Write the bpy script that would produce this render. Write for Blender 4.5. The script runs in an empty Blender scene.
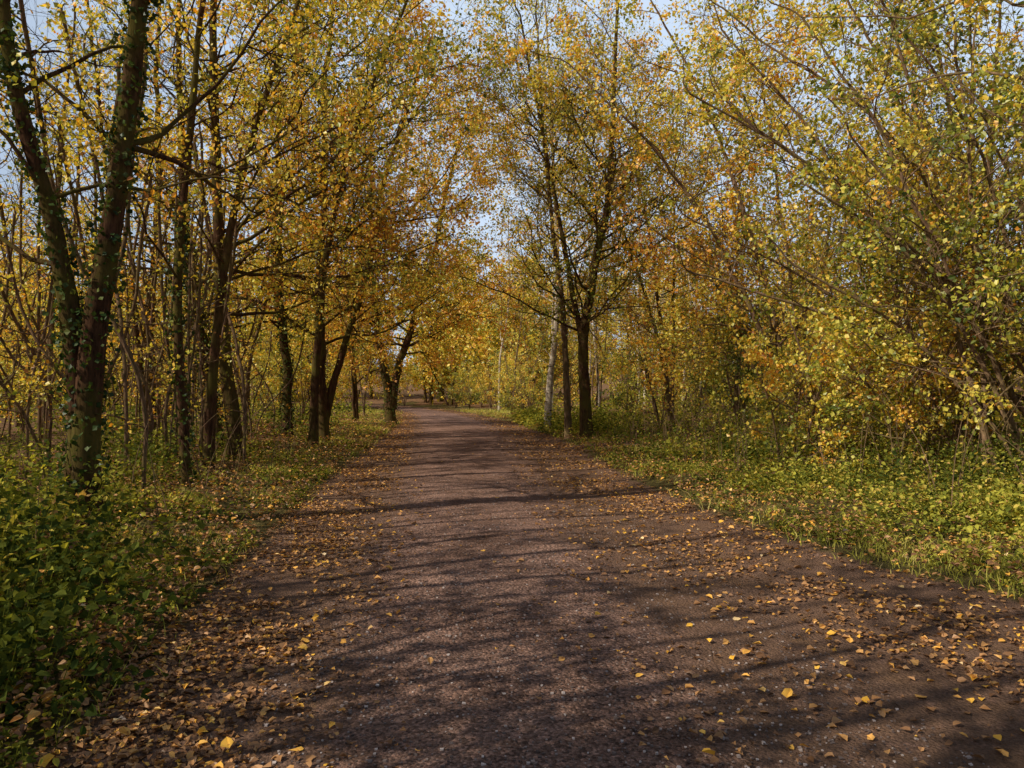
import bpy, math, numpy as np
from mathutils import Vector
import time
T0=time.time()
scene=bpy.context.scene
R=np.random.default_rng(7)

# ------------------------------------------------------------------ layout
PY=[-30,-6,3,5.6,13,24,39,55,68,80,92,110,150]
PL=[-0.3,-0.4,-1.0,-1.35,-2.2,-3.4,-5.1,-7.6,-11,-16,-24,-42,-90]
PR=[1.6,1.5,1.25,1.05,0.75,0.3,-1.0,-3.9,-7.4,-12.2,-20,-37,-85]
GRy=[-30,3,5.6,7,10,13,24,39,55,68,80,92,150]
GRx=[5,4.6,3.9,3.1,2.6,2.2,1.7,0.0,-3.1,-6.6,-11.4,-19,-84]
def pl(y): return np.interp(y,PY,PL)
def pr(y): return np.interp(y,PY,PR)
def gr(y): return np.interp(y,GRy,GRx)
def gl(y): return pl(y)-np.interp(y,[0,6,13,39,80],[0.9,1.0,1.1,0.7,0.6])
def sm(a,b,x):
    t=np.clip((x-a)/(b-a),0,1); return t*t*(3-2*t)
def wob(x,y,s=1.0):
    return (np.sin(x*1.3*s+y*0.7*s+1)+np.sin(x*0.6*s-y*1.1*s+2.3)+np.sin(x*2.9*s+y*2.3*s)*.5+np.sin(x*3.7*s-y*4.1*s+.6)*.35)/2.85
def H(x,y):
    x=np.asarray(x,float); y=np.asarray(y,float)
    dR=x-pr(y); dL=pl(y)-x
    d=np.maximum(np.maximum(dR,dL),0)
    s=sm(0.5,3.5,d)
    far=1-sm(150,260,np.abs(y))
    return s*(0.07+0.09*wob(x,y)+.03*wob(x,y,3))*far + sm(4,14,dR)*0.5*far+ sm(5,16,dL)*0.2*far + sm(105,230,np.hypot(x,y))*9

# ------------------------------------------------------------------ mesh helpers
def make_obj(name,V,Q,mats,midx=None,smooth=None,v=None,link=True,vattr=None):
    V=np.ascontiguousarray(V,dtype=np.float32); Q=np.ascontiguousarray(Q,dtype=np.int32)
    me=bpy.data.meshes.new(name)
    me.vertices.add(len(V)); me.vertices.foreach_set('co',V.ravel())
    me.loops.add(Q.size); me.loops.foreach_set('vertex_index',Q.ravel())
    me.polygons.add(len(Q)); me.polygons.foreach_set('loop_start',np.arange(len(Q),dtype=np.int32)*4)
    for m in mats: me.materials.append(m)
    if midx is not None: me.polygons.foreach_set('material_index',np.ascontiguousarray(midx,dtype=np.int32))
    if smooth is None: smooth=np.zeros(len(Q),bool)
    me.update(calc_edges=True)
    me.polygons.foreach_set('use_smooth',np.ascontiguousarray(smooth))
    if v is not None:
        a=me.attributes.new('v','FLOAT','FACE'); a.data.foreach_set('value',np.ascontiguousarray(v,dtype=np.float32))
    if vattr:
        for k,arr in vattr.items():
            a=me.attributes.new(k,'FLOAT','POINT'); a.data.foreach_set('value',np.ascontiguousarray(arr,dtype=np.float32))
    me.update()
    if not link: return me
    ob=bpy.data.objects.new(name,me); scene.collection.objects.link(ob); return ob

def nrm(a): return a/(np.linalg.norm(a,axis=-1,keepdims=True)+1e-9)

def leaves_geo(rng,P,size,wid=0.34,flat=0.0,double=True,droop=0.3,fold=0.12):
    n=len(P)
    nor=rng.normal(size=(n,3)); nor[:,2]=np.abs(nor[:,2])+flat
    nor=nrm(nor)
    a=rng.normal(size=(n,3)); a[:,2]-=droop
    a=nrm(a-nor*np.sum(a*nor,1,keepdims=True)); b=np.cross(nor,a)
    s=size[:,None]
    if double:
        f=fold*s*nor
        v=np.stack([P, P+a*s*.28+b*s*wid*.95+f, P+a*s*.7+b*s*wid*.72+f*.7, P+a*s-f*.6,
                    P+a*s*.7-b*s*wid*.72+f*.7, P+a*s*.28-b*s*wid*.95+f],1)
        base=(np.arange(n)*6)[:,None]
        q=np.concatenate([base+np.array([[0,1,2,3]]),base+np.array([[0,3,4,5]])],1).reshape(-1,4)
        return v.reshape(-1,3),q,2
    v=np.stack([P,P+a*s*.45+b*s*wid*1.15,P+a*s,P+a*s*.45-b*s*wid*1.15+nor*s*.12],1)
    q=(np.arange(n)*4)[:,None]+np.array([[0,1,2,3]])
    return v.reshape(-1,3),q,1

def tube(pts,rad,sides):
    n=len(pts)
    t=np.empty_like(pts); t[1:-1]=pts[2:]-pts[:-2]; t[0]=pts[1]-pts[0]; t[-1]=pts[-1]-pts[-2]
    t=nrm(t)
    m=t.mean(0)
    ref=np.array([0,1.,0]) if abs(m[1])<0.8*np.linalg.norm(m) else np.array([1.,0,0])
    u=nrm(np.cross(t,ref)); w=np.cross(t,u)
    ang=np.arange(sides)*2*math.pi/sides
    ring=u[:,None,:]*np.cos(ang)[None,:,None]+w[:,None,:]*np.sin(ang)[None,:,None]
    V=pts[:,None,:]+ring*rad[:,None,None]
    i=np.arange(n-1)[:,None]*sides; j=np.arange(sides)[None,:]; j2=(j+1)%sides
    Q=np.stack([i+j,i+j2,i+sides+j2,i+sides+j],-1).reshape(-1,4)
    return V.reshape(-1,3),Q

def catmull(c,step):
    c=np.array(c,float); c=np.vstack([2*c[0]-c[1],c,2*c[-1]-c[-2]])
    out=[]
    for i in range(1,len(c)-2):
        L=np.linalg.norm(c[i+1]-c[i]); n=max(2,int(L/step))
        t=np.linspace(0,1,n,endpoint=False)[:,None]
        p0,p1,p2,p3=c[i-1],c[i],c[i+1],c[i+2]
        out.append(.5*((2*p1)+(-p0+p2)*t+(2*p0-5*p1+4*p2-p3)*t*t+(-p0+3*p1-3*p2+p3)*t**3))
    out.append(c[-2][None]); return np.vstack(out)

NL=0; LP=.87; BV=.05
def tree_mesh(name,seed,trunks,mats,h0=2.0,lpm=2.2,Lmax=3.2,sub=2.8,tw=4.0,lpt=12,leaf=0.08,base_v=.4,top=.6,
              spread=.12,bias=(0,0,0),double=False,ivy=0,ivy_top=5,lrise=0.25,tsides=10,twoff=.07,link=True,flare=1.35,sides=(6,4,3),wb=1.0,segs=(8,5,3)):
    global NL
    rng=np.random.default_rng(seed); base_v=base_v+BV
    Vs=[];Qs=[];M=[];S=[];VA=[];off=0
    tw0=[];tw1=[];twv=[];twd=[]
    bias=np.array(bias,float)
    def add(V,Q,m,s,v):
        nonlocal off
        Vs.append(V);Qs.append(Q+off);off+=len(V);M.append(np.full(len(Q),m));S.append(np.full(len(Q),s));
        VA.append(v if isinstance(v,np.ndarray) else np.full(len(Q),v))
    def br(p,d,L,r,lvl,cv,df):
        n=segs[lvl-1]
        st=L/n; pts=[p]; 
        NN=rng.normal(size=(n,3))*(.19,.22,.25)[lvl-1]
        for i in range(n):
            d=d+NN[i]; d[2]+=(.03,.0,-.04)[lvl-1]
            d=d/math.sqrt(d[0]*d[0]+d[1]*d[1]+d[2]*d[2]); p=p+d*st; pts.append(p)
        pts=np.array(pts); rad=r*np.linspace(1,.25,n+1)
        V,Q=tube(pts,rad,sides[lvl-1]); add(V,Q,0,True,.5)
        if lvl<3:
            k=int(L*(sub,tw)[lvl-1]*rng.uniform(.8,1.2))+1
            for _ in range(k):
                t=rng.uniform((.2,.12)[lvl-1],1.0); f=t*n; i=min(int(f),n-1)
                q=pts[i]+(pts[i+1]-pts[i])*(f-i); dd=pts[i+1]-pts[i]; dd=dd/np.linalg.norm(dd)
                x=rng.normal(size=3); x[2]*=.7; x-=dd*x.dot(dd); x/=np.linalg.norm(x)
                nd=dd*rng.uniform(.5,.9)+x*rng.uniform(.55,.95)
                nd=nd/np.linalg.norm(nd)
                br(q,nd,L*rng.uniform(.32,.55)*(1.15-.5*t),max(.004,r*(1-.7*t)*.45),lvl+1,cv+rng.normal()*.06,df if lvl>1 else df*(.12,.55,1.2,2.0)[rng.integers(4)])
        if lvl>=2:
            for i in range(1 if lvl==3 else n//2,n):
                tw0.append(pts[i]);tw1.append(pts[i+1]);twv.append(cv);twd.append(df)
    for (ctrl,r0,r1) in trunks:
        pts=catmull(ctrl,.35)
        n=len(pts); tt=np.linspace(0,1,n)
        wobv=np.cumsum(rng.normal(size=(n,3))*.03*wb,0); wobv-=wobv[0]; wobv[:,2]=0; pts=pts+wobv*np.minimum(1,tt*6)[:,None]
        rad=r0+(r1-r0)*tt**.8
        rad=rad*(1+(flare-1)*np.exp(-np.arange(n)*.35/.35)) *(1+rng.normal(size=n)*.04)
        V,Q=tube(pts,rad,tsides if r0>.06 else 6)
        add(V,Q,0,True,.5)
        Ht=pts[-1][2]
        for i in range(n-1):
            z=pts[i][2]
            if z<h0: continue
            f=(z-h0)/(Ht-h0+1e-6)
            k=rng.poisson(lpm*.35)
            for _ in range(k):
                az=rng.uniform(0,2*math.pi)
                dd=np.array([math.cos(az),math.sin(az),lrise+f*.7+rng.normal()*.15])+bias*(1-.4*f)+rng.normal(size=3)*.12
                dd/=np.linalg.norm(dd)
                L=Lmax*(1-top*f**2)*rng.uniform(.45,1.15)
                br(pts[i],dd,L,min(rad[i]*rng.uniform(.22,.36)+.006,.012*L+.006),1,base_v+rng.normal()*spread,1.0)
        br(pts[-1],nrm(pts[-1]-pts[-2]),Lmax*.4,r1,1,base_v,1.0)
        if ivy:
            m=pts[:,2]<ivy_top
            k=int(ivy*m.sum()*.35)
            idx=rng.choice(np.nonzero(m)[0],k); u=nrm(rng.normal(size=(k,3))*np.array([1,1,.15]))
            P=pts[idx]+u*(rad[idx][:,None]+np.abs(rng.normal(size=(k,1)))*.07)+np.array([0,0,1.])*rng.uniform(-.2,.2,size=(k,1))
            V,Q,kk=leaves_geo(rng,P,rng.uniform(.04,.085,k),wid=.42,double=False)
            add(V,Q,2,False,np.repeat(rng.uniform(0,1,k),kk))
    if tw0 and lpt>0:
        A=np.array(tw0);B=np.array(tw1);C=np.array(twv)
        lam=lpt*LP*1.25/segs[2]*rng.choice([.2,.7,1.2,1.8],len(A))*np.array(twd)
        cnt=rng.poisson(lam); idx=np.repeat(np.arange(len(A)),cnt)
        t=rng.uniform(0,1,(len(idx),1)); P=A[idx]*(1-t)+B[idx]*t+rng.normal(size=(len(idx),3))*twoff
        V,Q,kk=leaves_geo(rng,P,leaf*rng.uniform(.5,1.2,len(idx)),double=double)
        v=np.clip(C[idx]+rng.normal(size=len(idx))*.13+(rng.uniform(size=len(idx))<.07)*.3,0,1)
        add(V,Q,1,False,np.repeat(v,kk)); NL+=len(idx)
    return make_obj(name,np.vstack(Vs),np.vstack(Qs),mats,np.concatenate(M),np.concatenate(S),np.concatenate(VA),link=link)

# ------------------------------------------------------------------ materials
def newmat(name):
    m=bpy.data.materials.new(name); m.use_nodes=True; nt=m.node_tree; nt.nodes.clear()
    out=nt.nodes.new('ShaderNodeOutputMaterial'); return m,nt,out
def N(nt,t,**kw):
    n=nt.nodes.new(t)
    for k,v in kw.items(): setattr(n,k,v)
    return n
def ramp(nt,stops,fac=None,interp='LINEAR'):
    r=N(nt,'ShaderNodeValToRGB'); r.color_ramp.interpolation=interp
    el=r.color_ramp.elements
    while len(el)<len(stops): el.new(.5)
    for e,(p,c) in zip(el,stops): e.position=p; e.color=(*c,1) if len(c)==3 else c
    if fac is not None: nt.links.new(fac,r.inputs[0])
    return r
def noise(nt,scale,detail=4,rough=.6,vec=None):
    n=N(nt,'ShaderNodeTexNoise'); n.inputs['Scale'].default_value=scale; n.inputs['Detail'].default_value=detail; n.inputs['Roughness'].default_value=rough
    if vec is not None: nt.links.new(vec,n.inputs['Vector'])
    return n
def mixc(nt,fac,a,b,mode='MIX'):
    m=N(nt,'ShaderNodeMix',data_type='RGBA',blend_type=mode)
    for s,i in ((fac,0),(a,6),(b,7)):
        if isinstance(s,(int,float)): m.inputs[i].default_value=s
        elif isinstance(s,tuple): m.inputs[i].default_value=(*s,1)
        else: nt.links.new(s,m.inputs[i])
    return m.outputs[2]
def math_(nt,op,a,b=0.0):
    m=N(nt,'ShaderNodeMath',operation=op)
    for s,i in ((a,0),(b,1)):
        if isinstance(s,(int,float)): m.inputs[i].default_value=s
        else: nt.links.new(s,m.inputs[i])
    return m.outputs[0]

def leaf_mat(name,stops,trans=.42,gloss=.0,objvar=.22,tint=(1.22,1.1,.5)):
    m,nt,out=newmat(name)
    at=N(nt,'ShaderNodeAttribute',attribute_name='v')
    f=at.outputs['Fac']
    if objvar:
        oi=N(nt,'ShaderNodeObjectInfo')
        f=math_(nt,'ADD',f,math_(nt,'MULTIPLY',math_(nt,'SUBTRACT',oi.outputs['Random'],.5),objvar))
    r=ramp(nt,stops,f)
    d=N(nt,'ShaderNodeBsdfDiffuse'); t=N(nt,'ShaderNodeBsdfTranslucent')
    nt.links.new(r.outputs[0],d.inputs[0]); 
    tc=mixc(nt,1.0,r.outputs[0],tint,'MULTIPLY'); nt.links.new(tc,t.inputs[0])
    m1=N(nt,'ShaderNodeMixShader'); m1.inputs[0].default_value=trans; nt.links.new(d.outputs[0],m1.inputs[1]); nt.links.new(t.outputs[0],m1.inputs[2])
    last=m1
    if gloss:
        g=N(nt,'ShaderNodeBsdfGlossy'); g.inputs['Roughness'].default_value=.45
        m2=N(nt,'ShaderNodeMixShader'); m2.inputs[0].default_value=gloss; nt.links.new(m1.outputs[0],m2.inputs[1]); nt.links.new(g.outputs[0],m2.inputs[2]); last=m2
    nt.links.new(last.outputs[0],out.inputs[0]); return m

AUT=[(0.0,(.06,.10,.018)),(.25,(.28,.31,.04)),(.46,(.70,.62,.09)),(.66,(.97,.68,.10)),(.86,(.86,.38,.05)),(1,(.42,.16,.04))]
M_leaf=leaf_mat('autumn_leaf',AUT,gloss=.04)
M_ivy=leaf_mat('ivy_leaf',[(0,(.02,.045,.012)),(.7,(.06,.095,.02)),(1,(.14,.16,.035))],trans=.25,gloss=.02)
M_herb=leaf_mat('herb_leaf',[(0,(.05,.075,.018)),(.4,(.18,.20,.034)),(.65,(.52,.49,.075)),(.85,(.72,.56,.12)),(1,(.62,.38,.14))],trans=.4)
M_grass=leaf_mat('grass_blade',[(0,(.17,.19,.03)),(.45,(.52,.50,.085)),(.75,(.76,.63,.2)),(1,(.84,.66,.36))],trans=.35)
M_fallen=leaf_mat('fallen_leaf',[(0,(.08,.04,.022)),(.3,(.27,.13,.055)),(.6,(.52,.27,.11)),(.8,(.76,.39,.09)),(.93,(.93,.52,.06)),(1,(.88,.68,.42))],trans=.12,gloss=.03,objvar=0)

def bark(name,c1,c2,moss=.5,white=False):
    m,nt,out=newmat(name)
    tc=N(nt,'ShaderNodeTexCoord'); mp=N(nt,'ShaderNodeMapping'); mp.inputs['Scale'].default_value=(1,1,.22) if not white else (1,1,1.0)
    nt.links.new(tc.outputs['Object'],mp.inputs[0])
    n1=noise(nt,22,6,.7,mp.outputs[0]); n2=noise(nt,1.6,4,.6,tc.outputs['Object'])
    r=ramp(nt,[(.3,c1),(.7,c2)],n1.outputs['Fac'])
    mo=ramp(nt,[(.42,(0,0,0)),(.62,(moss,moss,moss))],n2.outputs['Fac'])
    col=mixc(nt,mo.outputs[0],r.outputs[0],(.15,.14,.03))
    if white:
        mp.inputs['Scale'].default_value=(.6,.6,5)
        n3=noise(nt,3.2,4,.6,mp.outputs[0]); bl=ramp(nt,[(.58,(0,0,0)),(.64,(1,1,1))],n3.outputs['Fac'])
        col=mixc(nt,bl.outputs[0],col,(.04,.03,.025))
    b=N(nt,'ShaderNodeBump'); b.inputs['Strength'].default_value=.8; b.inputs['Distance'].default_value=.03; nt.links.new(n1.outputs['Fac'],b.inputs['Height'])
    p=N(nt,'ShaderNodeBsdfDiffuse'); p.inputs['Roughness'].default_value=.8
    nt.links.new(col,p.inputs[0]); nt.links.new(b.outputs[0],p.inputs['Normal']); nt.links.new(p.outputs[0],out.inputs[0]); return m
M_bark=bark('bark_brown',(.022,.013,.009),(.17,.088,.05),.6)
M_barkg=bark('bark_grey',(.06,.037,.024),(.38,.235,.145),.4)
M_birch=bark('bark_birch',(.45,.36,.28),(.78,.68,.57),.15,True)

def N_sep(nt,c):
    s=N(nt,'ShaderNodeSeparateColor'); nt.links.new(c,s.inputs[0]); return s.outputs[0]
def gravel(nt,vec,edge):
    n1=noise(nt,1.1,6,.65,vec); n2=noise(nt,60,5,.75,vec); n4=noise(nt,7,5,.65,vec)
    vor=N(nt,'ShaderNodeTexVoronoi'); vor.inputs['Scale'].default_value=55; nt.links.new(vec,vor.inputs['Vector'])
    g=ramp(nt,[(.25,(.080,.044,.033)),(.5,(.27,.170,.132)),(.75,(.56,.38,.305))],n2.outputs['Fac'])
    st=ramp(nt,[(.0,(.5,.5,.5)),(.5,(1.0,1.0,1.0)),(.9,(1.35,1.3,1.28)),(1,(1.9,1.8,1.75))],N_sep(nt,vor.outputs['Color']))
    col=mixc(nt,1.0,g.outputs[0],st.outputs[0],'MULTIPLY')
    pt=ramp(nt,[(.3,(.52,.48,.45)),(.7,(1.22,1.18,1.16))],n1.outputs['Fac'])
    col=mixc(nt,1.0,col,pt.outputs[0],'MULTIPLY')
    f=math_(nt,'ADD',edge,math_(nt,'MULTIPLY',math_(nt,'SUBTRACT',n4.outputs['Fac'],.5),1.5))
    f=ramp(nt,[(.3,(0,0,0)),(1.0,(.85,.85,.85))],f).outputs[0]
    brown=mixc(nt,n2.outputs['Fac'],(.045,.025,.017),(.34,.205,.135))
    col=mixc(nt,f,col,brown)
    h=math_(nt,'ADD',n2.outputs['Fac'],math_(nt,'MULTIPLY',vor.outputs['Distance'],-.8))
    h=math_(nt,'ADD',h,math_(nt,'MULTIPLY',n4.outputs['Fac'],1.0))
    return col,h,n1,n2,n4
def ground_material():
    m,nt,out=newmat('woodland_floor')
    tc=N(nt,'ShaderNodeTexCoord'); vec=tc.outputs['Object']
    ad=N(nt,'ShaderNodeAttribute',attribute_name='dirt'); aw=N(nt,'ShaderNodeAttribute',attribute_name='wood')
    v1=N(nt,'ShaderNodeValue'); v1.outputs[0].default_value=1.0
    gcol,h,g1,n2,n4=gravel(nt,vec,v1.outputs[0])
    n1=noise(nt,3,6,.65,vec); n3=noise(nt,.8,4,.6,vec)
    vor=N(nt,'ShaderNodeTexVoronoi'); vor.inputs['Scale'].default_value=22; nt.links.new(vec,vor.inputs['Vector'])
    litter=ramp(nt,[(0,(.05,.03,.02)),(.4,(.14,.08,.045)),(.7,(.28,.16,.085)),(.93,(.47,.29,.13))],mixc(nt,.5,vor.outputs['Color'],n2.outputs['Color']))
    soil=ramp(nt,[(.3,(.05,.045,.018)),(.7,(.20,.155,.06))],n1.outputs['Fac'])
    dl=mixc(nt,ramp(nt,[(.5,(0,0,0)),(.68,(.6,.6,.6))],n1.outputs['Fac']).outputs[0],gcol,litter.outputs[0])
    f=math_(nt,'ADD',ad.outputs['Fac'],math_(nt,'MULTIPLY',math_(nt,'SUBTRACT',n1.outputs['Fac'],.5),1.2))
    f=ramp(nt,[(.35,(0,0,0)),(.65,(1,1,1))],f).outputs[0]
    fw=math_(nt,'ADD',aw.outputs['Fac'],math_(nt,'MULTIPLY',math_(nt,'SUBTRACT',n3.outputs['Fac'],.5),1.4))
    fw=ramp(nt,[(.35,(0,0,0)),(.65,(1,1,1))],fw).outputs[0]
    col=mixc(nt,fw,soil.outputs[0],litter.outputs[0]); col=mixc(nt,f,col,dl)
    b=N(nt,'ShaderNodeBump'); b.inputs['Strength'].default_value=1; b.inputs['Distance'].default_value=.022; nt.links.new(h,b.inputs['Height'])
    p=N(nt,'ShaderNodeBsdfDiffuse')
    nt.links.new(col,p.inputs[0]); nt.links.new(b.outputs[0],p.inputs['Normal']); nt.links.new(p.outputs[0],out.inputs[0]); return m
def path_material():
    m,nt,out=newmat('gravel_path_surface')
    tc=N(nt,'ShaderNodeTexCoord'); vec=tc.outputs['Object']
    ae=N(nt,'ShaderNodeAttribute',attribute_name='edge')
    col,h,n1,n2,n4=gravel(nt,vec,ae.outputs['Fac'])
    b=N(nt,'ShaderNodeBump'); b.inputs['Strength'].default_value=1; b.inputs['Distance'].default_value=.022; nt.links.new(h,b.inputs['Height'])
    p=N(nt,'ShaderNodeBsdfDiffuse')
    nt.links.new(col,p.inputs[0]); nt.links.new(b.outputs[0],p.inputs['Normal']); nt.links.new(p.outputs[0],out.inputs[0]); return m

# ------------------------------------------------------------------ ground
def axis(fine0,fine1,st,lo,hi):
    mid=np.arange(fine0,fine1,st); 
    a=[fine1]; s=st
    while a[-1]<hi: s*=1.2; a.append(a[-1]+s)
    b=[fine0]; s=st
    while b[-1]>lo: s*=1.2; b.append(b[-1]-s)
    return np.array(b[:0:-1]+list(mid)+a)
xs=axis(-12,12,.2,-900,900); ys=axis(0,40,.25,-900,900)
X,Y=np.meshgrid(xs,ys); Z=H(X,Y)
def grid_q(nx,ny):
    i=np.arange(ny-1)[:,None]*nx; j=np.arange(nx-1)[None,:]
    return np.stack([i+j,i+j+1,i+nx+j+1,i+nx+j],-1).reshape(-1,4)
def trail(x,y):
    c=20.5+ (x-1)*.35+ .03*(x-1)**2
    return (1-sm(.6,1.6,np.abs(y-c)))*(x>0)*(x<16)
def dirtmask(x,y):
    return np.maximum(sm(-.35,.35,x-gl(y))*sm(-.35,.35,gr(y)-x),trail(x,y))
def woodmask(x,y):
    return np.maximum(sm(1.5,3.2,gl(y)-x),sm(3.0,5.5,x-gr(y)))
make_obj('ground',np.stack([X,Y,Z],-1).reshape(-1,3),grid_q(len(xs),len(ys)),[ground_material()],smooth=np.ones((len(xs)-1)*(len(ys)-1),bool),
   vattr={'dirt':dirtmask(X,Y).ravel(),'wood':woodmask(X,Y).ravel()})
yy=np.concatenate([np.arange(-20,30,.2),np.arange(30,96,.8)]); nu=25; u=np.linspace(0,1,nu)
jl=.14*wob(yy*1.1,yy*0+3,1.7)+.07*wob(yy*4,yy*0+1); jr=.16*wob(yy*1.2,yy*0+8,1.5)+.07*wob(yy*4.3,yy*0+5)
XL=pl(yy)+jl; XR=pr(yy)+jr
X=XL[:,None]*(1-u)+XR[:,None]*u; Y=np.repeat(yy[:,None],nu,1)
e=np.abs(u*2-1)[None,:]+0*X
Z=np.maximum(H(X,Y),0)+.004+.03*(1-e**2)+.006*wob(X*4,Y*3)*(1-e)
Z[:,0]=H(X,Y)[:,0]+.004
make_obj('gravel_path',np.stack([X,Y,Z],-1).reshape(-1,3),grid_q(nu,len(yy)),[path_material()],smooth=np.ones((nu-1)*(len(yy)-1),bool),vattr={'edge':(e**2.2).ravel()})

# ------------------------------------------------------------------ scatter ground cover
def sample(n,y0,y1,xf0,xf1):
    y=y0*(y1/y0)**R.uniform(0,1,n)
    x=R.uniform(0,1,n)*(xf1(y)-xf0(y))+xf0(y); return x,y
def zpath(x,y):
    w=pr(y)-pl(y); uu=np.clip((x-pl(y))/w,0,1); e=np.abs(uu*2-1)
    return np.where((x>pl(y))&(x<pr(y)),.004+.03*(1-e**2),0)
def fallen():
    Xs=[];Ys=[];Sz=[];Vb=[]
    def put(n,y0,y1,a,b,dens,s0=.03,s1=.07,ba=1.5,bb=1.8):
        x,y=sample(n,y0,y1,a,b); k=R.uniform(0,1,n)<dens(x,y); Xs.append(x[k]);Ys.append(y[k]); m=k.sum()
        Sz.append(R.uniform(s0,s1,m)); Vb.append(R.beta(ba,bb,m))
    put(76000,2.2,70,lambda y:gl(y)-1.3,lambda y:pl(y)+.7,lambda x,y:np.exp(-((x-(pl(y)-.6))/.65)**2)*(.6+.7*wob(x,y,2.1)+.4*wob(x,y,5.3)),.016,.052,1.2,1.6)
    put(80000,2.2,70,lambda y:pr(y)-.7,lambda y:gr(y)+1.1,lambda x,y:(.1+.7*np.exp(-((x-(pr(y)*.4+gr(y)*.6))/.95)**2))*(.5+.7*wob(x,y,1.9)+.4*wob(x,y,5.1))*np.where(y<5,.8,1),.016,.052,1.2,1.6)
    put(6000,2.2,70,pl,pr,lambda x,y:.15+.5*wob(x,y,1.3)+.3*wob(x,y,4.3),.012,.036,1.2,1.9)
    put(2400,2.3,11,lambda y:gl(y)-.7,lambda y:gr(y)+.3,lambda x,y:(.45+.5*wob(x,y,1.4)+.3*wob(x,y,4.1))*(.07+.93*(np.abs(x-.1)>1.15)),.035,.075,2.4,1.3)
    put(30000,3,50,lambda y:gl(y)-7,gl,lambda x,y:.95+0*x)
    put(24000,3,50,gr,lambda y:gr(y)+8,lambda x,y:.8+0*x)
    x=np.concatenate(Xs);y=np.concatenate(Ys);s=np.concatenate(Sz);v=np.concatenate(Vb)
    z=np.maximum(H(x,y),zpath(x,y))+.006+R.uniform(0,.012,len(x))
    gz=np.where((x<gl(y)-.1)|(x>gr(y)+.1),R.uniform(0,.18,len(x)),0); z=z+gz
    P=np.stack([x,y,z],-1); n=len(P)
    s=s*np.interp(y,[3,10,30],[1,1.1,1.5])
    V,Q,k=leaves_geo(R,P,s,wid=.38,flat=3.0,droop=0,fold=.18)
    V+=R.normal(size=V.shape)*.003
    V[:,2]=np.maximum(V[:,2],np.maximum(H(V[:,0],V[:,1]),zpath(V[:,0],V[:,1]))+.004)
    make_obj('fallen_leaves',V,Q,[M_fallen],v=np.repeat(v,k))
fallen()

def grass():
    Xs=[];Ys=[]
    for n,a,b,th in ((90000,lambda y:gl(y)-4.0,lambda y:gl(y)+.25,.12),(130000,lambda y:gr(y)-.3,lambda y:gr(y)+5.0,.2)):
        x,y=sample(n,3,60,a,b)
        d=np.maximum(gl(y)-x,x-gr(y))
        near=np.where(x<0,.25+.75*sm(5,8,y),1)
        k=R.uniform(0,1,n)<np.clip((th+.8*wob(x,y,1.4)+.4*wob(x,y,4.7))*sm(-.3,.8,d)*(1-.85*sm(2.5,5,d))*near,0,1)*(1-trail(x,y))
        Xs.append(x[k]);Ys.append(y[k])
    x=np.concatenate(Xs);y=np.concatenate(Ys);n=len(x)
    sc=np.interp(y,[3,10,30,60],[1,1.5,2.6,4])
    h=R.uniform(.04,.16,n)*np.interp(y,[3,10,60],[1,1.15,1.7])*(1+.6*wob(x,y,1.9)); w=.0032*sc
    az=R.uniform(0,2*math.pi,n); dx=np.cos(az);dy=np.sin(az); l=R.uniform(.2,1.4,n)*h; la=R.uniform(0,2*math.pi,n)
    z=H(x,y)
    P=np.stack([x,y,z-.01],-1); W=np.stack([dx*w,dy*w,0*w],-1)
    m=P+np.stack([np.cos(la)*l*.3,np.sin(la)*l*.3,h*.6],-1); t=P+np.stack([np.cos(la)*l,np.sin(la)*l,h*.95],-1)
    V=np.stack([P-W,P+W,m+W*.8,m-W*.8,t+W*.1,t-W*.1],1).reshape(-1,3)
    b=(np.arange(n)*6)[:,None]; Q=np.concatenate([b+np.array([[0,1,2,3]]),b+np.array([[3,2,4,5]])],1).reshape(-1,4)
    v=np.clip(.5+.25*wob(x,y,.7)+R.normal(size=n)*.2,0,1)
    make_obj('grass_verge',V,Q,[M_grass],v=np.repeat(v,2))
grass()

def herbs(name,pos,hts,leafsz,mat,seed,nl=16,vbase=.4,spread=.16,vsd=.14):
    rng=np.random.default_rng(seed)
    n=len(pos); z=H(pos[:,0],pos[:,1])
    base=np.stack([pos[:,0],pos[:,1],z],-1)
    lean=rng.normal(size=(n,2))*.25
    top=base+np.stack([lean[:,0]*hts,lean[:,1]*hts,hts],-1)
    idx=np.repeat(np.arange(n),nl); t=rng.uniform(.1,1,(len(idx),1))**.8
    P=base[idx]*(1-t)+top[idx]*t+rng.normal(size=(len(idx),3))*np.array([1,1,.4])*(spread*hts[idx][:,None]**.5*(1.2-t*.6))
    P[:,2]=np.maximum(P[:,2],z[idx]+.01)
    V,Q,k=leaves_geo(rng,P,np.repeat(leafsz,nl)*rng.uniform(.5,1.25,len(idx)),wid=.36,flat=.7,double=bool(np.mean(leafsz)<.075))
    v=np.clip(np.repeat(vbase+rng.normal(size=n)*vsd,nl)+rng.normal(size=len(idx))*.14,0,1)
    w=.003; az=rng.uniform(0,math.pi,n); W=np.stack([np.cos(az)*w,np.sin(az)*w,0*az],-1)
    V2=np.stack([base-W,base+W,top+W*.4,top-W*.4],1).reshape(-1,3); Q2=(np.arange(n)*4)[:,None]+np.array([[0,1,2,3]])
    make_obj(name,np.vstack([V,V2]),np.vstack([Q,Q2+len(V)]),[mat],v=np.concatenate([np.repeat(v,k),np.full(n,.4)]))
def herbpos(n,y0,y1,a,b,thr=-.1,s=1.0):
    x,y=sample(n,y0,y1,a,b); k=(wob(x,y,s)+R.normal(size=n)*.25>thr)&(trail(x,y)<.3); return np.stack([x[k],y[k]],-1)
p=herbpos(5200,3,40,lambda y:gl(y)-4,lambda y:gl(y)-.05,.15,1.5)
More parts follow.
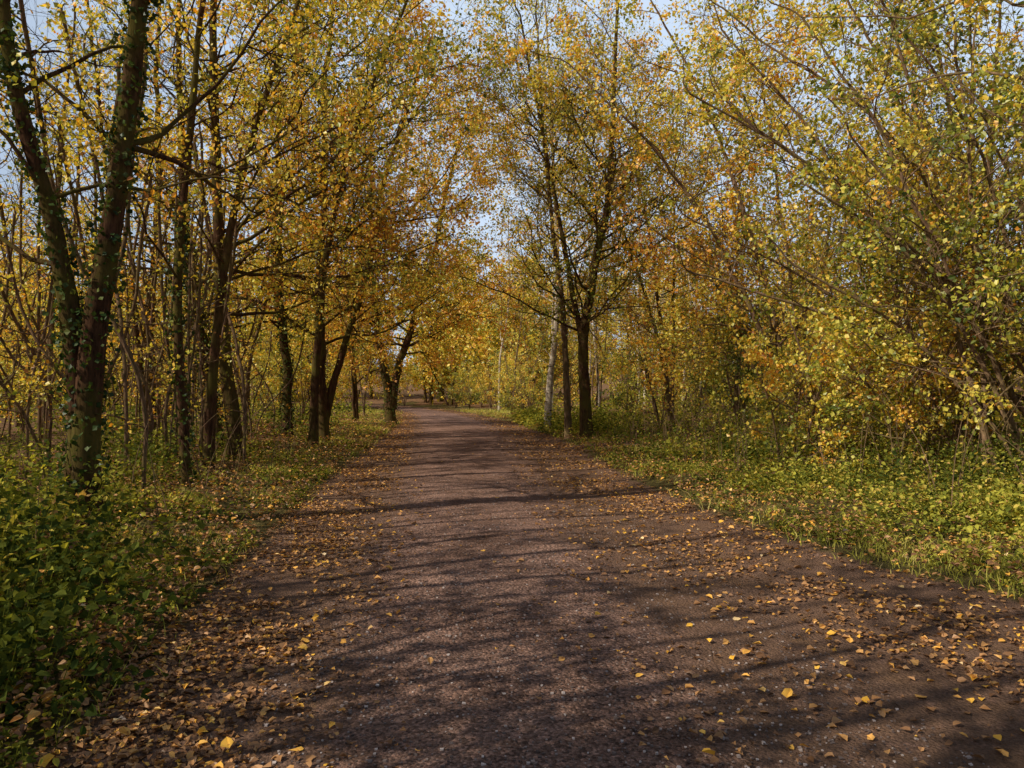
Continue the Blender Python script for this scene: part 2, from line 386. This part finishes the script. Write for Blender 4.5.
herbs('low_herbs',p,R.uniform(.04,.2,len(p)),.036*np.interp(p[:,1],[3,10,30],[1,1.3,2]),M_herb,1,12,.42)
p=herbpos(7500,3.5,40,lambda y:gr(y)+.1,lambda y:gr(y)+6,.1,1.9)
herbs('low_herbs',p,R.uniform(.04,.26,len(p)),.038*np.interp(p[:,1],[3,10,30],[1,1.3,2]),M_herb,2,12,.5,vsd=.2)
p=herbpos(2800,6,60,lambda y:gl(y)-3-.45*y,lambda y:gl(y)-2.4,-.1,.6)
herbs('bramble_thicket',p,R.uniform(.3,.9,len(p)),.07*np.interp(p[:,1],[6,12,30,60],[.9,1.1,1.8,3]),M_herb,3,14,.45,.3)
p=herbpos(3400,8,60,lambda y:gr(y)+3.6,lambda y:gr(y)+6+.4*y,-.2,.6)
herbs('bramble_thicket',p,R.uniform(.3,1.2,len(p)),.07*np.interp(p[:,1],[6,12,30,60],[.9,1.1,1.8,3]),M_herb,4,14,.45,.3)
def patch(name,cx,cy,rx,ry,n,h,ls,seed,vb=.25,mat=None,nl=26,vsd=.14):
    rng=np.random.default_rng(seed); q=rng.normal(size=(n,2))*.5
    pos=np.stack([cx+q[:,0]*rx,cy+q[:,1]*ry],-1); pos=pos[(pos[:,0]<gl(pos[:,1])+.05)|(pos[:,0]>gr(pos[:,1])-.05)]
    hh=h*rng.uniform(.35,1.1,len(pos)); herbs(name,pos,hh,np.full(len(pos),ls),mat or M_herb,seed,nl,vb,vsd=vsd)
patch('bramble_bush',-2.9,3.7,.8,.9,150,.6,.066,11,.16,nl=20,vsd=.2)
patch('bramble_bush',-3.7,4.9,1.2,1.0,170,.8,.07,12,.2,nl=20,vsd=.24)
patch('bramble_bush',-4.9,6.2,1.4,1.0,150,.8,.07,19,.35,nl=22,vsd=.25)
patch('nettle_patch',-6.2,8,2.0,2.0,160,.8,.06,13,.35)
patch('nettle_patch',5.5,7.8,1.6,1.2,220,.5,.055,14,.45)
patch('nettle_patch',6.6,10.5,2.2,1.8,260,.8,.06,15,.45,vsd=.22)
patch('nettle_patch',4.6,11.5,1.2,1.6,130,.45,.06,20,.58,vsd=.22)
patch('nettle_patch',2.9,28,1.6,3.0,260,.8,.09,16,.48)
patch('nettle_patch',5.5,16,2.4,2,220,.7,.075,17,.48,vsd=.2)
patch('nettle_patch',0.9,36,1.2,5,220,.8,.12,18,.48)

def stalks():
    rng=np.random.default_rng(5); Vs=[];Qs=[];off=0
    for i in range(400):
        if i<290: y=rng.uniform(6.5,26); x=gr(y)+rng.uniform(1.4,5)+ (y<12)*.8
        else: y=rng.uniform(4,20); x=gl(y)-rng.uniform(1.2,5)
        z=float(H(x,y)); h=rng.uniform(.5,1.7)
        l=rng.normal(size=2)*.3*h
        c=catmull([(x,y,z),(x+l[0]*.3,y+l[1]*.3,z+h*.5),(x+l[0],y+l[1],z+h)],.2)
        V,Q=tube(c,np.linspace(.008,.002,len(c)),3); Vs.append(V);Qs.append(Q+off);off+=len(V)
    Q=np.vstack(Qs); make_obj('dry_stalks',np.vstack(Vs),Q,[M_barkg],v=np.full(len(Q),.5))
stalks()
def pebbles():
    rng=np.random.default_rng(9); n=9000
    y=2.3*(14/2.3)**rng.uniform(0,1,n); x=pl(y)-.2+rng.uniform(0,1,n)*(pr(y)-pl(y)+1.0)
    s=rng.uniform(.003,.008,n)*rng.choice([1,1,1,1.5],n); z=np.maximum(H(x,y),zpath(x,y))+.002
    c=np.array([[-1,-1,-1],[1,-1,-1],[1,1,-1],[-1,1,-1],[-1,-1,1],[1,-1,1],[1,1,1],[-1,1,1]],float)*np.array([1,1,.6])
    V=np.stack([x,y,z],-1)[:,None,:]+c[None]*s[:,None,None]*rng.uniform(.45,1,(n,8,3))
    f=np.array([[0,3,2,1],[4,5,6,7],[0,1,5,4],[1,2,6,5],[2,3,7,6],[3,0,4,7]])
    Q=((np.arange(n)*8)[:,None,None]+f[None]).reshape(-1,4)
    m,nt,out=newmat('pebble'); at=N(nt,'ShaderNodeAttribute',attribute_name='v'); r=ramp(nt,[(0,(.10,.07,.06)),(.7,(.30,.23,.20)),(1,(.6,.5,.45))],at.outputs['Fac'])
    p=N(nt,'ShaderNodeBsdfDiffuse'); nt.links.new(r.outputs[0],p.inputs[0]); nt.links.new(p.outputs[0],out.inputs[0])
    make_obj('pebbles',V.reshape(-1,3),Q,[m],v=np.repeat(rng.uniform(0,1,n)**1.5,6))
pebbles()
print('ground done',time.time()-T0)

# ------------------------------------------------------------------ hero trees
MT=[M_bark,M_leaf,M_ivy]; MG=[M_barkg,M_leaf,M_ivy]; MB=[M_birch,M_leaf,M_ivy]
tree_mesh('twin_stem_tree',61,[([(-4.96,8.6,-.1),(-4.95,8.6,1.1),(-4.88,8.6,2.32),(-4.67,8.7,3.83),(-4.44,8.8,6.16),(-4.1,8.9,9.5),(-4.0,9,12)],.17,.04),
   ([(-5.0,8.6,.6),(-5.05,8.62,1.4),(-5.19,8.6,2.67),(-5.43,8.6,3.83),(-5.72,8.5,4.99),(-5.9,8.5,6.2),(-6.3,8.6,9.5)],.13,.04)],
   MT,h0=2.6,lpm=1.6,Lmax=4.2,leaf=.07,lpt=6.5,base_v=.44,bias=(.35,.35,.1),double=True,ivy=230,ivy_top=7.5,wb=.3)
tree_mesh('sycamore_tree',2,[([(-6.4,17.2,-.1),(-6.5,17.2,1.2),(-6.68,17.2,2.6),(-6.82,17.2,6.1),(-6.9,17.2,10.8),(-6.8,17.3,14.5)],.19,.05)],
   MT,h0=3.4,lpm=2.4,Lmax=6.2,leaf=.095,lpt=6.5,base_v=.55,bias=(.6,-.1,0),wb=.3)
tree_mesh('ivy_clad_tree',3,[([(-5.3,12.1,-.1),(-5.4,12.1,1.5),(-5.5,12.1,3.1),(-5.35,12.1,5),(-5.0,12.2,8.5),(-4.4,12.3,11)],.09,.03)],MT,h0=2.4,lpm=2.2,Lmax=4.4,leaf=.08,lpt=6.5,base_v=.44,bias=(.6,.1,0),ivy=140,ivy_top=5,wb=.3)
tree_mesh('ash_tree',33,[([(-6.0,14.6,-.1),(-5.9,14.6,2),(-5.7,14.7,4.5),(-5.2,14.9,7),(-4.4,15,9.5),(-3.8,15,12)],.12,.03)],MT,h0=3.8,lpm=2.4,Lmax=5.8,leaf=.09,lpt=8,base_v=.42,bias=(.8,.1,0),wb=.3)
tree_mesh('ash_tree',34,[([(-5.6,20.8,-.1),(-5.5,20.8,2.5),(-5.2,20.8,5.5),(-4.4,20.8,9),(-3.0,20.8,12.5),(-2.2,20.8,14.5)],.14,.03)],MT,h0=4.2,lpm=2.6,Lmax=5.6,leaf=.1,lpt=8,base_v=.46,bias=(.6,-.1,0),wb=.4,top=.4)
tree_mesh('ivy_clad_tree',4,[([(-7.6,19,-.1),(-7.9,19,2.5),(-8.4,19,5),(-8.6,19,9),(-8.6,19,12)],.2,.05)],MT,h0=3,lpm=2.2,Lmax=4.0,leaf=.09,lpt=6,base_v=.48,ivy=500,ivy_top=6.5,wb=.4)
tree_mesh('sycamore_tree',5,[([(-6.1,24,-.1),(-6.2,24,2.5),(-6.0,24,6),(-5.7,24,13),(-5.5,24,16)],.2,.05),([(-6.2,24.1,.2),(-5.7,24.1,2.5),(-5.0,24,5),(-4.2,24,9),(-3.2,24,13)],.14,.04)],MT,h0=2.8,lpm=2.4,Lmax=5.8,leaf=.11,lpt=7,base_v=.6,bias=(.5,-.2,0),top=.4)
tree_mesh('sycamore_tree',6,[([(-7.6,25,-.1),(-7.7,25,3),(-7.9,25,6),(-7.9,25,13)],.19,.05)],MT,h0=3,lpm=2.2,Lmax=4.6,leaf=.1,lpt=6,base_v=.5,ivy=300,ivy_top=5)
tree_mesh('forked_maple_tree',7,[([(-5.9,36,-.1),(-6.0,36,1.6),(-6.3,36,4),(-6.6,36,8),(-6.5,36,14)],.26,.05),([(-5.9,36,.8),(-5.5,36,2.8),(-4.7,36,5.2),(-3.8,36,8.2),(-2.6,36,14)],.22,.05)],
   MT,h0=3.2,lpm=2.8,Lmax=6.4,leaf=.14,lpt=7.5,base_v=.62,bias=(.4,-.1,0),ivy=200,ivy_top=3,top=.4)
tree_mesh('alder_tree',8,[([(2.45,24.2,-.1),(2.4,24.2,1.2),(2.32,24.2,3.2),(2.6,24.2,5.2),(3.1,24.2,8),(3.3,24.2,12),(3.4,24,15)],.21,.04),([(2.34,24.2,2.9),(2.1,24.2,4.4),(1.6,24.2,7),(1.0,24.2,10),(.2,24.2,14)],.11,.03)],
   MT,h0=3.3,lpm=2.8,Lmax=5.8,leaf=.09,lpt=6,base_v=.42,wb=.4,lrise=.45,top=.4)
tree_mesh('alder_tree',9,[([(1.9,24.8,-.1),(1.82,24.8,2),(1.7,24.8,4.6),(1.3,24.8,8),(.8,24.8,14.5)],.13,.03)],MG,h0=4.0,lpm=2.8,Lmax=4.8,leaf=.09,lpt=6,base_v=.44,wb=.4,lrise=.45,top=.4)
tree_mesh('silver_birch_tree',10,[([(1.45,31,-.1),(1.6,31,2),(1.9,31,5),(1.8,31,10),(1.4,31,18)],.16,.03)],MB,h0=4,lpm=3,Lmax=4.2,leaf=.12,lpt=5.5,base_v=.46,lrise=.5,wb=.3,top=.3)
def rx(name,seed,bx,by,stems,**kw):
    tr=[]; rng=np.random.default_rng(seed+500)
    z=float(H(bx,by))
    for (dx,dy,h,r) in stems:
        ox,oy=rng.normal(size=2)*.15
        tr.append(([(bx+ox,by+oy,z-.1),(bx+ox+dx*.2,by+oy+dy*.2,z+h*.35),(bx+ox+dx*.55,by+oy+dy*.6,z+h*.72),(bx+ox+dx,by+oy+dy,z+h)],r,.018))
    a=dict(h0=1.3,lpm=2.2,Lmax=2.9,leaf=.085,lpt=7,base_v=.36,bias=(-.4,-.1,0),flare=1.1,wb=.8,top=.3); a.update(kw)
    return tree_mesh(name,seed,tr,MG,**a)
rx('hazel_tree',20,6.9,6.6,[(-3.4,.9,7.5,.09),(.2,.9,7.8,.08),(-2.0,-.2,6.4,.06)],h0=2.5,lpm=2.4,Lmax=2.9,leaf=.07,lpt=8,double=True,bias=(-.6,.1,0),base_v=.32)
rx('hazel_tree',21,8.8,14.0,[(-4.8,-.3,6.6,.07),(-4.2,.4,8.6,.07),(-2.2,-.6,9.2,.08),(-5.2,.8,4.8,.05),(.5,.5,9,.06),(-3.4,-1.2,5.2,.045)],lpm=2.4)
rx('hazel_tree',22,7.9,11.3,[(-3.0,-.3,5.2,.055),(-2.8,.4,7.4,.06),(-.9,-.6,7.2,.06),(1,.2,6.6,.05),(-3.4,.4,3.4,.035),(-4.0,.9,5.8,.045)],base_v=.32,lpm=2.0)
rx('hazel_tree',29,8.9,11.8,[(-4.6,-1,4.4,.045),(-5.6,.5,6.4,.055),(-5.2,1.2,8,.055),(-3.4,-.8,6.8,.045),(-5.4,.2,3.2,.04),(-1.8,-1.0,5.4,.045),(-2.6,-.9,4.0,.035)],lpt=2.2,lpm=1.8,Lmax=2.2,base_v=.45,wb=1.1)
rx('hazel_tree',23,7.4,19,[(-6.0,-.6,9.5,.1),(-4.2,.4,12.5,.1),(-1.6,-.6,12.2,.08),(1.5,.2,8.6,.07)],leaf=.1,base_v=.42,Lmax=4.4,h0=2.2,bias=(-.5,0,0))
rx('hazel_tree',24,10.5,16.5,[(-3.6,-.6,10.5,.1),(-1.8,.4,11.6,.1),(-.2,-.6,10.2,.1),(1.5,.2,8.6,.07)],leaf=.1,base_v=.34,Lmax=3.8)
rx('hazel_tree',28,6.4,29,[(-4.0,-.6,11.5,.1),(-2.6,.4,14,.1),(.2,-.6,13.2,.09)],leaf=.12,base_v=.46,Lmax=4.8,h0=2.6)
rx('field_maple_shrub',25,5.2,13.4,[(-.9,-.4,2.2,.02),(.6,.3,2.6,.025),(0,-.7,2.2,.02),(.9,-.6,2.0,.02),(-.4,.6,2.7,.02)],h0=.2,lpm=4.5,Lmax=1.5,lpt=13,leaf=.075,base_v=.4)
rx('field_maple_shrub',26,6.6,12.2,[(-.9,-.4,1.8,.02),(.6,.3,2.2,.025),(0,-.7,2.2,.02),(.9,-.6,2.0,.02)],h0=.2,lpm=4.5,Lmax=1.4,lpt=12,leaf=.075,base_v=.36)
rx('hazel_shrub',27,7.0,23,[(-.6,-.4,4,.04),(.6,.3,4.4,.04),(0,-.7,4.2,.04),(1.2,-.3,3.6,.03)],h0=.3,lpm=4,Lmax=1.8,lpt=11,leaf=.1,base_v=.2)
print('heroes',time.time()-T0,NL)

# ------------------------------------------------------------------ prototypes
def upright(h,r,lean=0,seed=0,off=0):
    g=np.random.default_rng(seed); a=g.uniform(-1,1,2)*lean; o=g.uniform(-1,1,2)*off
    return ([(o[0],o[1],-.15),(o[0]+a[0]*.2,o[1]+a[1]*.2,h*.25),(a[0]*.6+g.normal()*.25,a[1]*.6+g.normal()*.25,h*.55),(a[0],a[1],h)],r,.03)
protos={'broad':[],'slim':[],'birch':[],'shrub':[],'gold':[],'far':[],'sapling':[]}
PS=dict(link=False,segs=(6,4,2),tsides=7,sides=(5,3,3))
for s in range(3):
    protos['broad'].append(tree_mesh('broadleaf_tree',100+s,[upright(13+s,.16,1.5,s),upright(10+s,.1,3.5,s+40,.2)],MT,h0=2.6,lpm=1.8,Lmax=4.6,sub=2.0,tw=3.0,leaf=.13,lpt=6.5,base_v=.4,**PS))
for s in range(2):
    protos['gold'].append(tree_mesh('golden_maple_tree',110+s,[upright(11+s,.14,1.5,s+5),upright(9,.09,3,s+45,.2)],MT,h0=1.8,lpm=1.8,Lmax=4,sub=2.0,tw=3.0,leaf=.13,lpt=6.5,base_v=.62,**PS))
for s in range(3):
    protos['slim'].append(tree_mesh('young_ash_tree',120+s,[upright(10+s,.075,1.6,s+9),upright(8,.05,2.4,s+19,.2)],MG,h0=2.4,lpm=1.8,Lmax=2.6,leaf=.09,lpt=3.5,base_v=.5,wb=.5,**PS))
for s in range(2):
    protos['birch'].append(tree_mesh('silver_birch_tree',130+s,[upright(14,.1,.9,s+9)],MB,h0=3.5,lpm=2.2,Lmax=2.8,leaf=.11,lpt=3.5,base_v=.5,lrise=.6,wb=.5,**PS))
for s in range(3):
    st=[]
    g=np.random.default_rng(s+70)
    for k in range(7):
        a=g.uniform(0,6.28); l=g.uniform(.6,2); h=g.uniform(2,4.8)
        st.append(([(0,0,-.1),(math.cos(a)*l*.25,math.sin(a)*l*.25,h*.35),(math.cos(a)*l,math.sin(a)*l,h)],.028,.01))
    protos['shrub'].append(tree_mesh('hazel_shrub',140+s,st,MG,h0=.4,lpm=2.2,Lmax=1.6,leaf=.1,lpt=(7,4,8)[s],base_v=(.3,.52,.4)[s],flare=1,**PS))
for s in range(2):
    protos['sapling'].append(tree_mesh('ash_sapling',150+s,[upright(5.5,.025,1.0,s+3),upright(4.5,.018,1.6,s+13,.5),upright(6.5,.03,1.2,s+23,.9)],MG,h0=.8,lpm=1.8,Lmax=1.1,leaf=.07,lpt=3,base_v=.5,flare=1,wb=.5,**PS))
for s in range(2):
    protos['far'].append(tree_mesh('broadleaf_tree',160+s,[upright(14,.2,2,s+3),upright(9,.12,4,s+33,.4)],MT,h0=.3,lpm=2.0,Lmax=5,leaf=.34,lpt=4.5,base_v=.42,sub=2.0,tw=2.0,twoff=.25,link=False,sides=(4,3,3),segs=(5,3,2),tsides=6))
placed=[]
def inst(kind,x,y,sc=1.0,parent=None):
    me=protos[kind][R.integers(len(protos[kind]))]
    ob=bpy.data.objects.new(me.name.split('.')[0],me); scene.collection.objects.link(ob)
    ob.location=(x,y,float(H(x,y))); ob.rotation_euler=(0,0,R.uniform(0,6.283)); s=sc*R.uniform(.85,1.15); ob.scale=(s,s,s*R.uniform(.9,1.1))
    if parent: ob.parent=parent
    placed.append((x,y))
def scatter(n,y0,y1,xa,xb,kinds,probs,mind,parent=None,sc=1.0):
    c=0
    for _ in range(n*6):
        if c>=n: break
        y=R.uniform(y0,y1); x=R.uniform(xa(y),xb(y))
        if abs(x)>.74*abs(y)+6: continue
        if any((x-a)**2+(y-b)**2<mind*mind for a,b in placed[-400:]): continue
        inst(kinds[R.choice(len(kinds),p=probs)],x,y,sc,parent); c+=1
# unseen trees and shrubs added beside / behind the viewpoint to shade the path
for k,x,y in (('slim',-7.2,4.2),('sapling',-5.2,2.2),('shrub',-4.9,.9),('slim',-6.0,-1.6),('broad',-8.8,-2.2),('slim',-9.5,1.4),('slim',-5.4,-5.2),
              ('slim',-6.2,1.2),('slim',-8.2,6.4),('sapling',-4.8,-.8),('slim',-8.4,2.9),('sapling',-6.3,5.6),('slim',-10.8,4.2)): inst(k,x,y)
scatter(9,11,30,lambda y:-20,lambda y:pl(y)-4.2,['slim','broad','gold'],[.7,.12,.18],2)
scatter(30,7.5,28,lambda y:-15,lambda y:pl(y)-3.6,['sapling'],[1],.8)
scatter(10,14,32,lambda y:-18,lambda y:pl(y)-4.5,['shrub'],[1],1.6)
scatter(26,30,60,lambda y:-34,lambda y:pl(y)-2.4,['slim','broad','gold','shrub'],[.25,.2,.2,.35],2.0)
# right wood
for k,x,y in (('shrub',8.6,9.4),('shrub',7.4,12.6),('shrub',9.9,12.4),('shrub',6.6,15.6),('shrub',8.8,17),('shrub',11.5,14.5)): inst(k,x,y,.85)
scatter(8,17,34,lambda y:9.5,lambda y:24,['slim','broad','shrub'],[.3,.3,.4],2.0)
scatter(14,8,20,lambda y:gr(y)+5.2,lambda y:14,['sapling'],[1],.8)
scatter(11,24,42,lambda y:gr(y)+4.5,lambda y:14,['shrub','slim'],[.7,.3],1.6)
scatter(24,38,62,lambda y:gr(y)+2.5,lambda y:gr(y)+16,['birch','slim','shrub'],[.45,.2,.35],1.5)
scatter(14,36,66,lambda y:gr(y)+12,lambda y:42,['broad','gold','shrub'],[.6,.1,.3],2.4)
far=bpy.data.objects.new('distant_woodland',None); scene.collection.objects.link(far)
scatter(14,46,74,lambda y:gr(y)+1.2,lambda y:gr(y)+6,['shrub'],[1.],1.3,far)
scatter(24,60,90,lambda y:-56,lambda y:pl(y)-2.5,['far','gold','shrub'],[.7,.1,.2],2.6,far)
scatter(26,62,92,lambda y:gr(y)+3,lambda y:56,['far','birch','shrub'],[.7,.1,.2],2.6,far)
scatter(32,98,122,lambda y:-80,lambda y:80,['far'],[1.],3.2,far,1.25)
scatter(16,80,98,lambda y:-12,lambda y:3,['far','shrub'],[.6,.4],1.0,far,1.0)
print('placed',len(placed),time.time()-T0,NL)

# ------------------------------------------------------------------ light
az=math.radians(-114); el=math.radians(38)
sd=Vector((math.sin(az)*math.cos(el),math.cos(az)*math.cos(el),math.sin(el)))
L=bpy.data.lights.new('sun','SUN'); L.energy=5; L.angle=math.radians(.5); L.color=(1,.92,.76)
lo=bpy.data.objects.new('sun',L); lo.rotation_euler=sd.to_track_quat('Z','Y').to_euler(); scene.collection.objects.link(lo)
w=bpy.data.worlds.new('World'); scene.world=w; w.use_nodes=True; nt=w.node_tree; nt.nodes.clear()
out=N(nt,'ShaderNodeOutputWorld'); bg=N(nt,'ShaderNodeBackground'); bg.inputs[1].default_value=.07
sky=N(nt,'ShaderNodeTexSky',sky_type='NISHITA'); sky.sun_disc=False; sky.sun_elevation=el; sky.sun_rotation=az
tc=N(nt,'ShaderNodeTexCoord'); mp=N(nt,'ShaderNodeMapping'); mp.inputs['Scale'].default_value=(1,1,2.5); nt.links.new(tc.outputs['Generated'],mp.inputs[0])
cn=noise(nt,1.7,6,.6,mp.outputs[0])
# thin bright haze low over the far end of the path, clear blue elsewhere
dp=N(nt,'ShaderNodeVectorMath',operation='DOT_PRODUCT'); nt.links.new(tc.outputs['Generated'],dp.inputs[0]); dp.inputs[1].default_value=(.12,.90,.42)
f=math_(nt,'ADD',dp.outputs['Value'],math_(nt,'MULTIPLY',math_(nt,'SUBTRACT',cn.outputs['Fac'],.5),.4))
cr=ramp(nt,[(.5,(.1,.1,.1)),(.98,(.95,.95,.95))],f)
col=mixc(nt,cr.outputs[0],sky.outputs[0],(9.6,11.6,14.4)); nt.links.new(col,bg.inputs[0]); nt.links.new(bg.outputs[0],out.inputs[0])

cam=bpy.data.cameras.new('camera'); cam.lens=26; cam.sensor_width=36; cam.clip_end=3000; cam.clip_start=.05
co=bpy.data.objects.new('camera',cam); co.location=(0,0,1.6); co.rotation_euler=(math.radians(90.6),0,0); scene.collection.objects.link(co); scene.camera=co
scene.view_settings.view_transform='Standard'; scene.view_settings.look='None'; scene.view_settings.exposure=0
print('total',time.time()-T0)
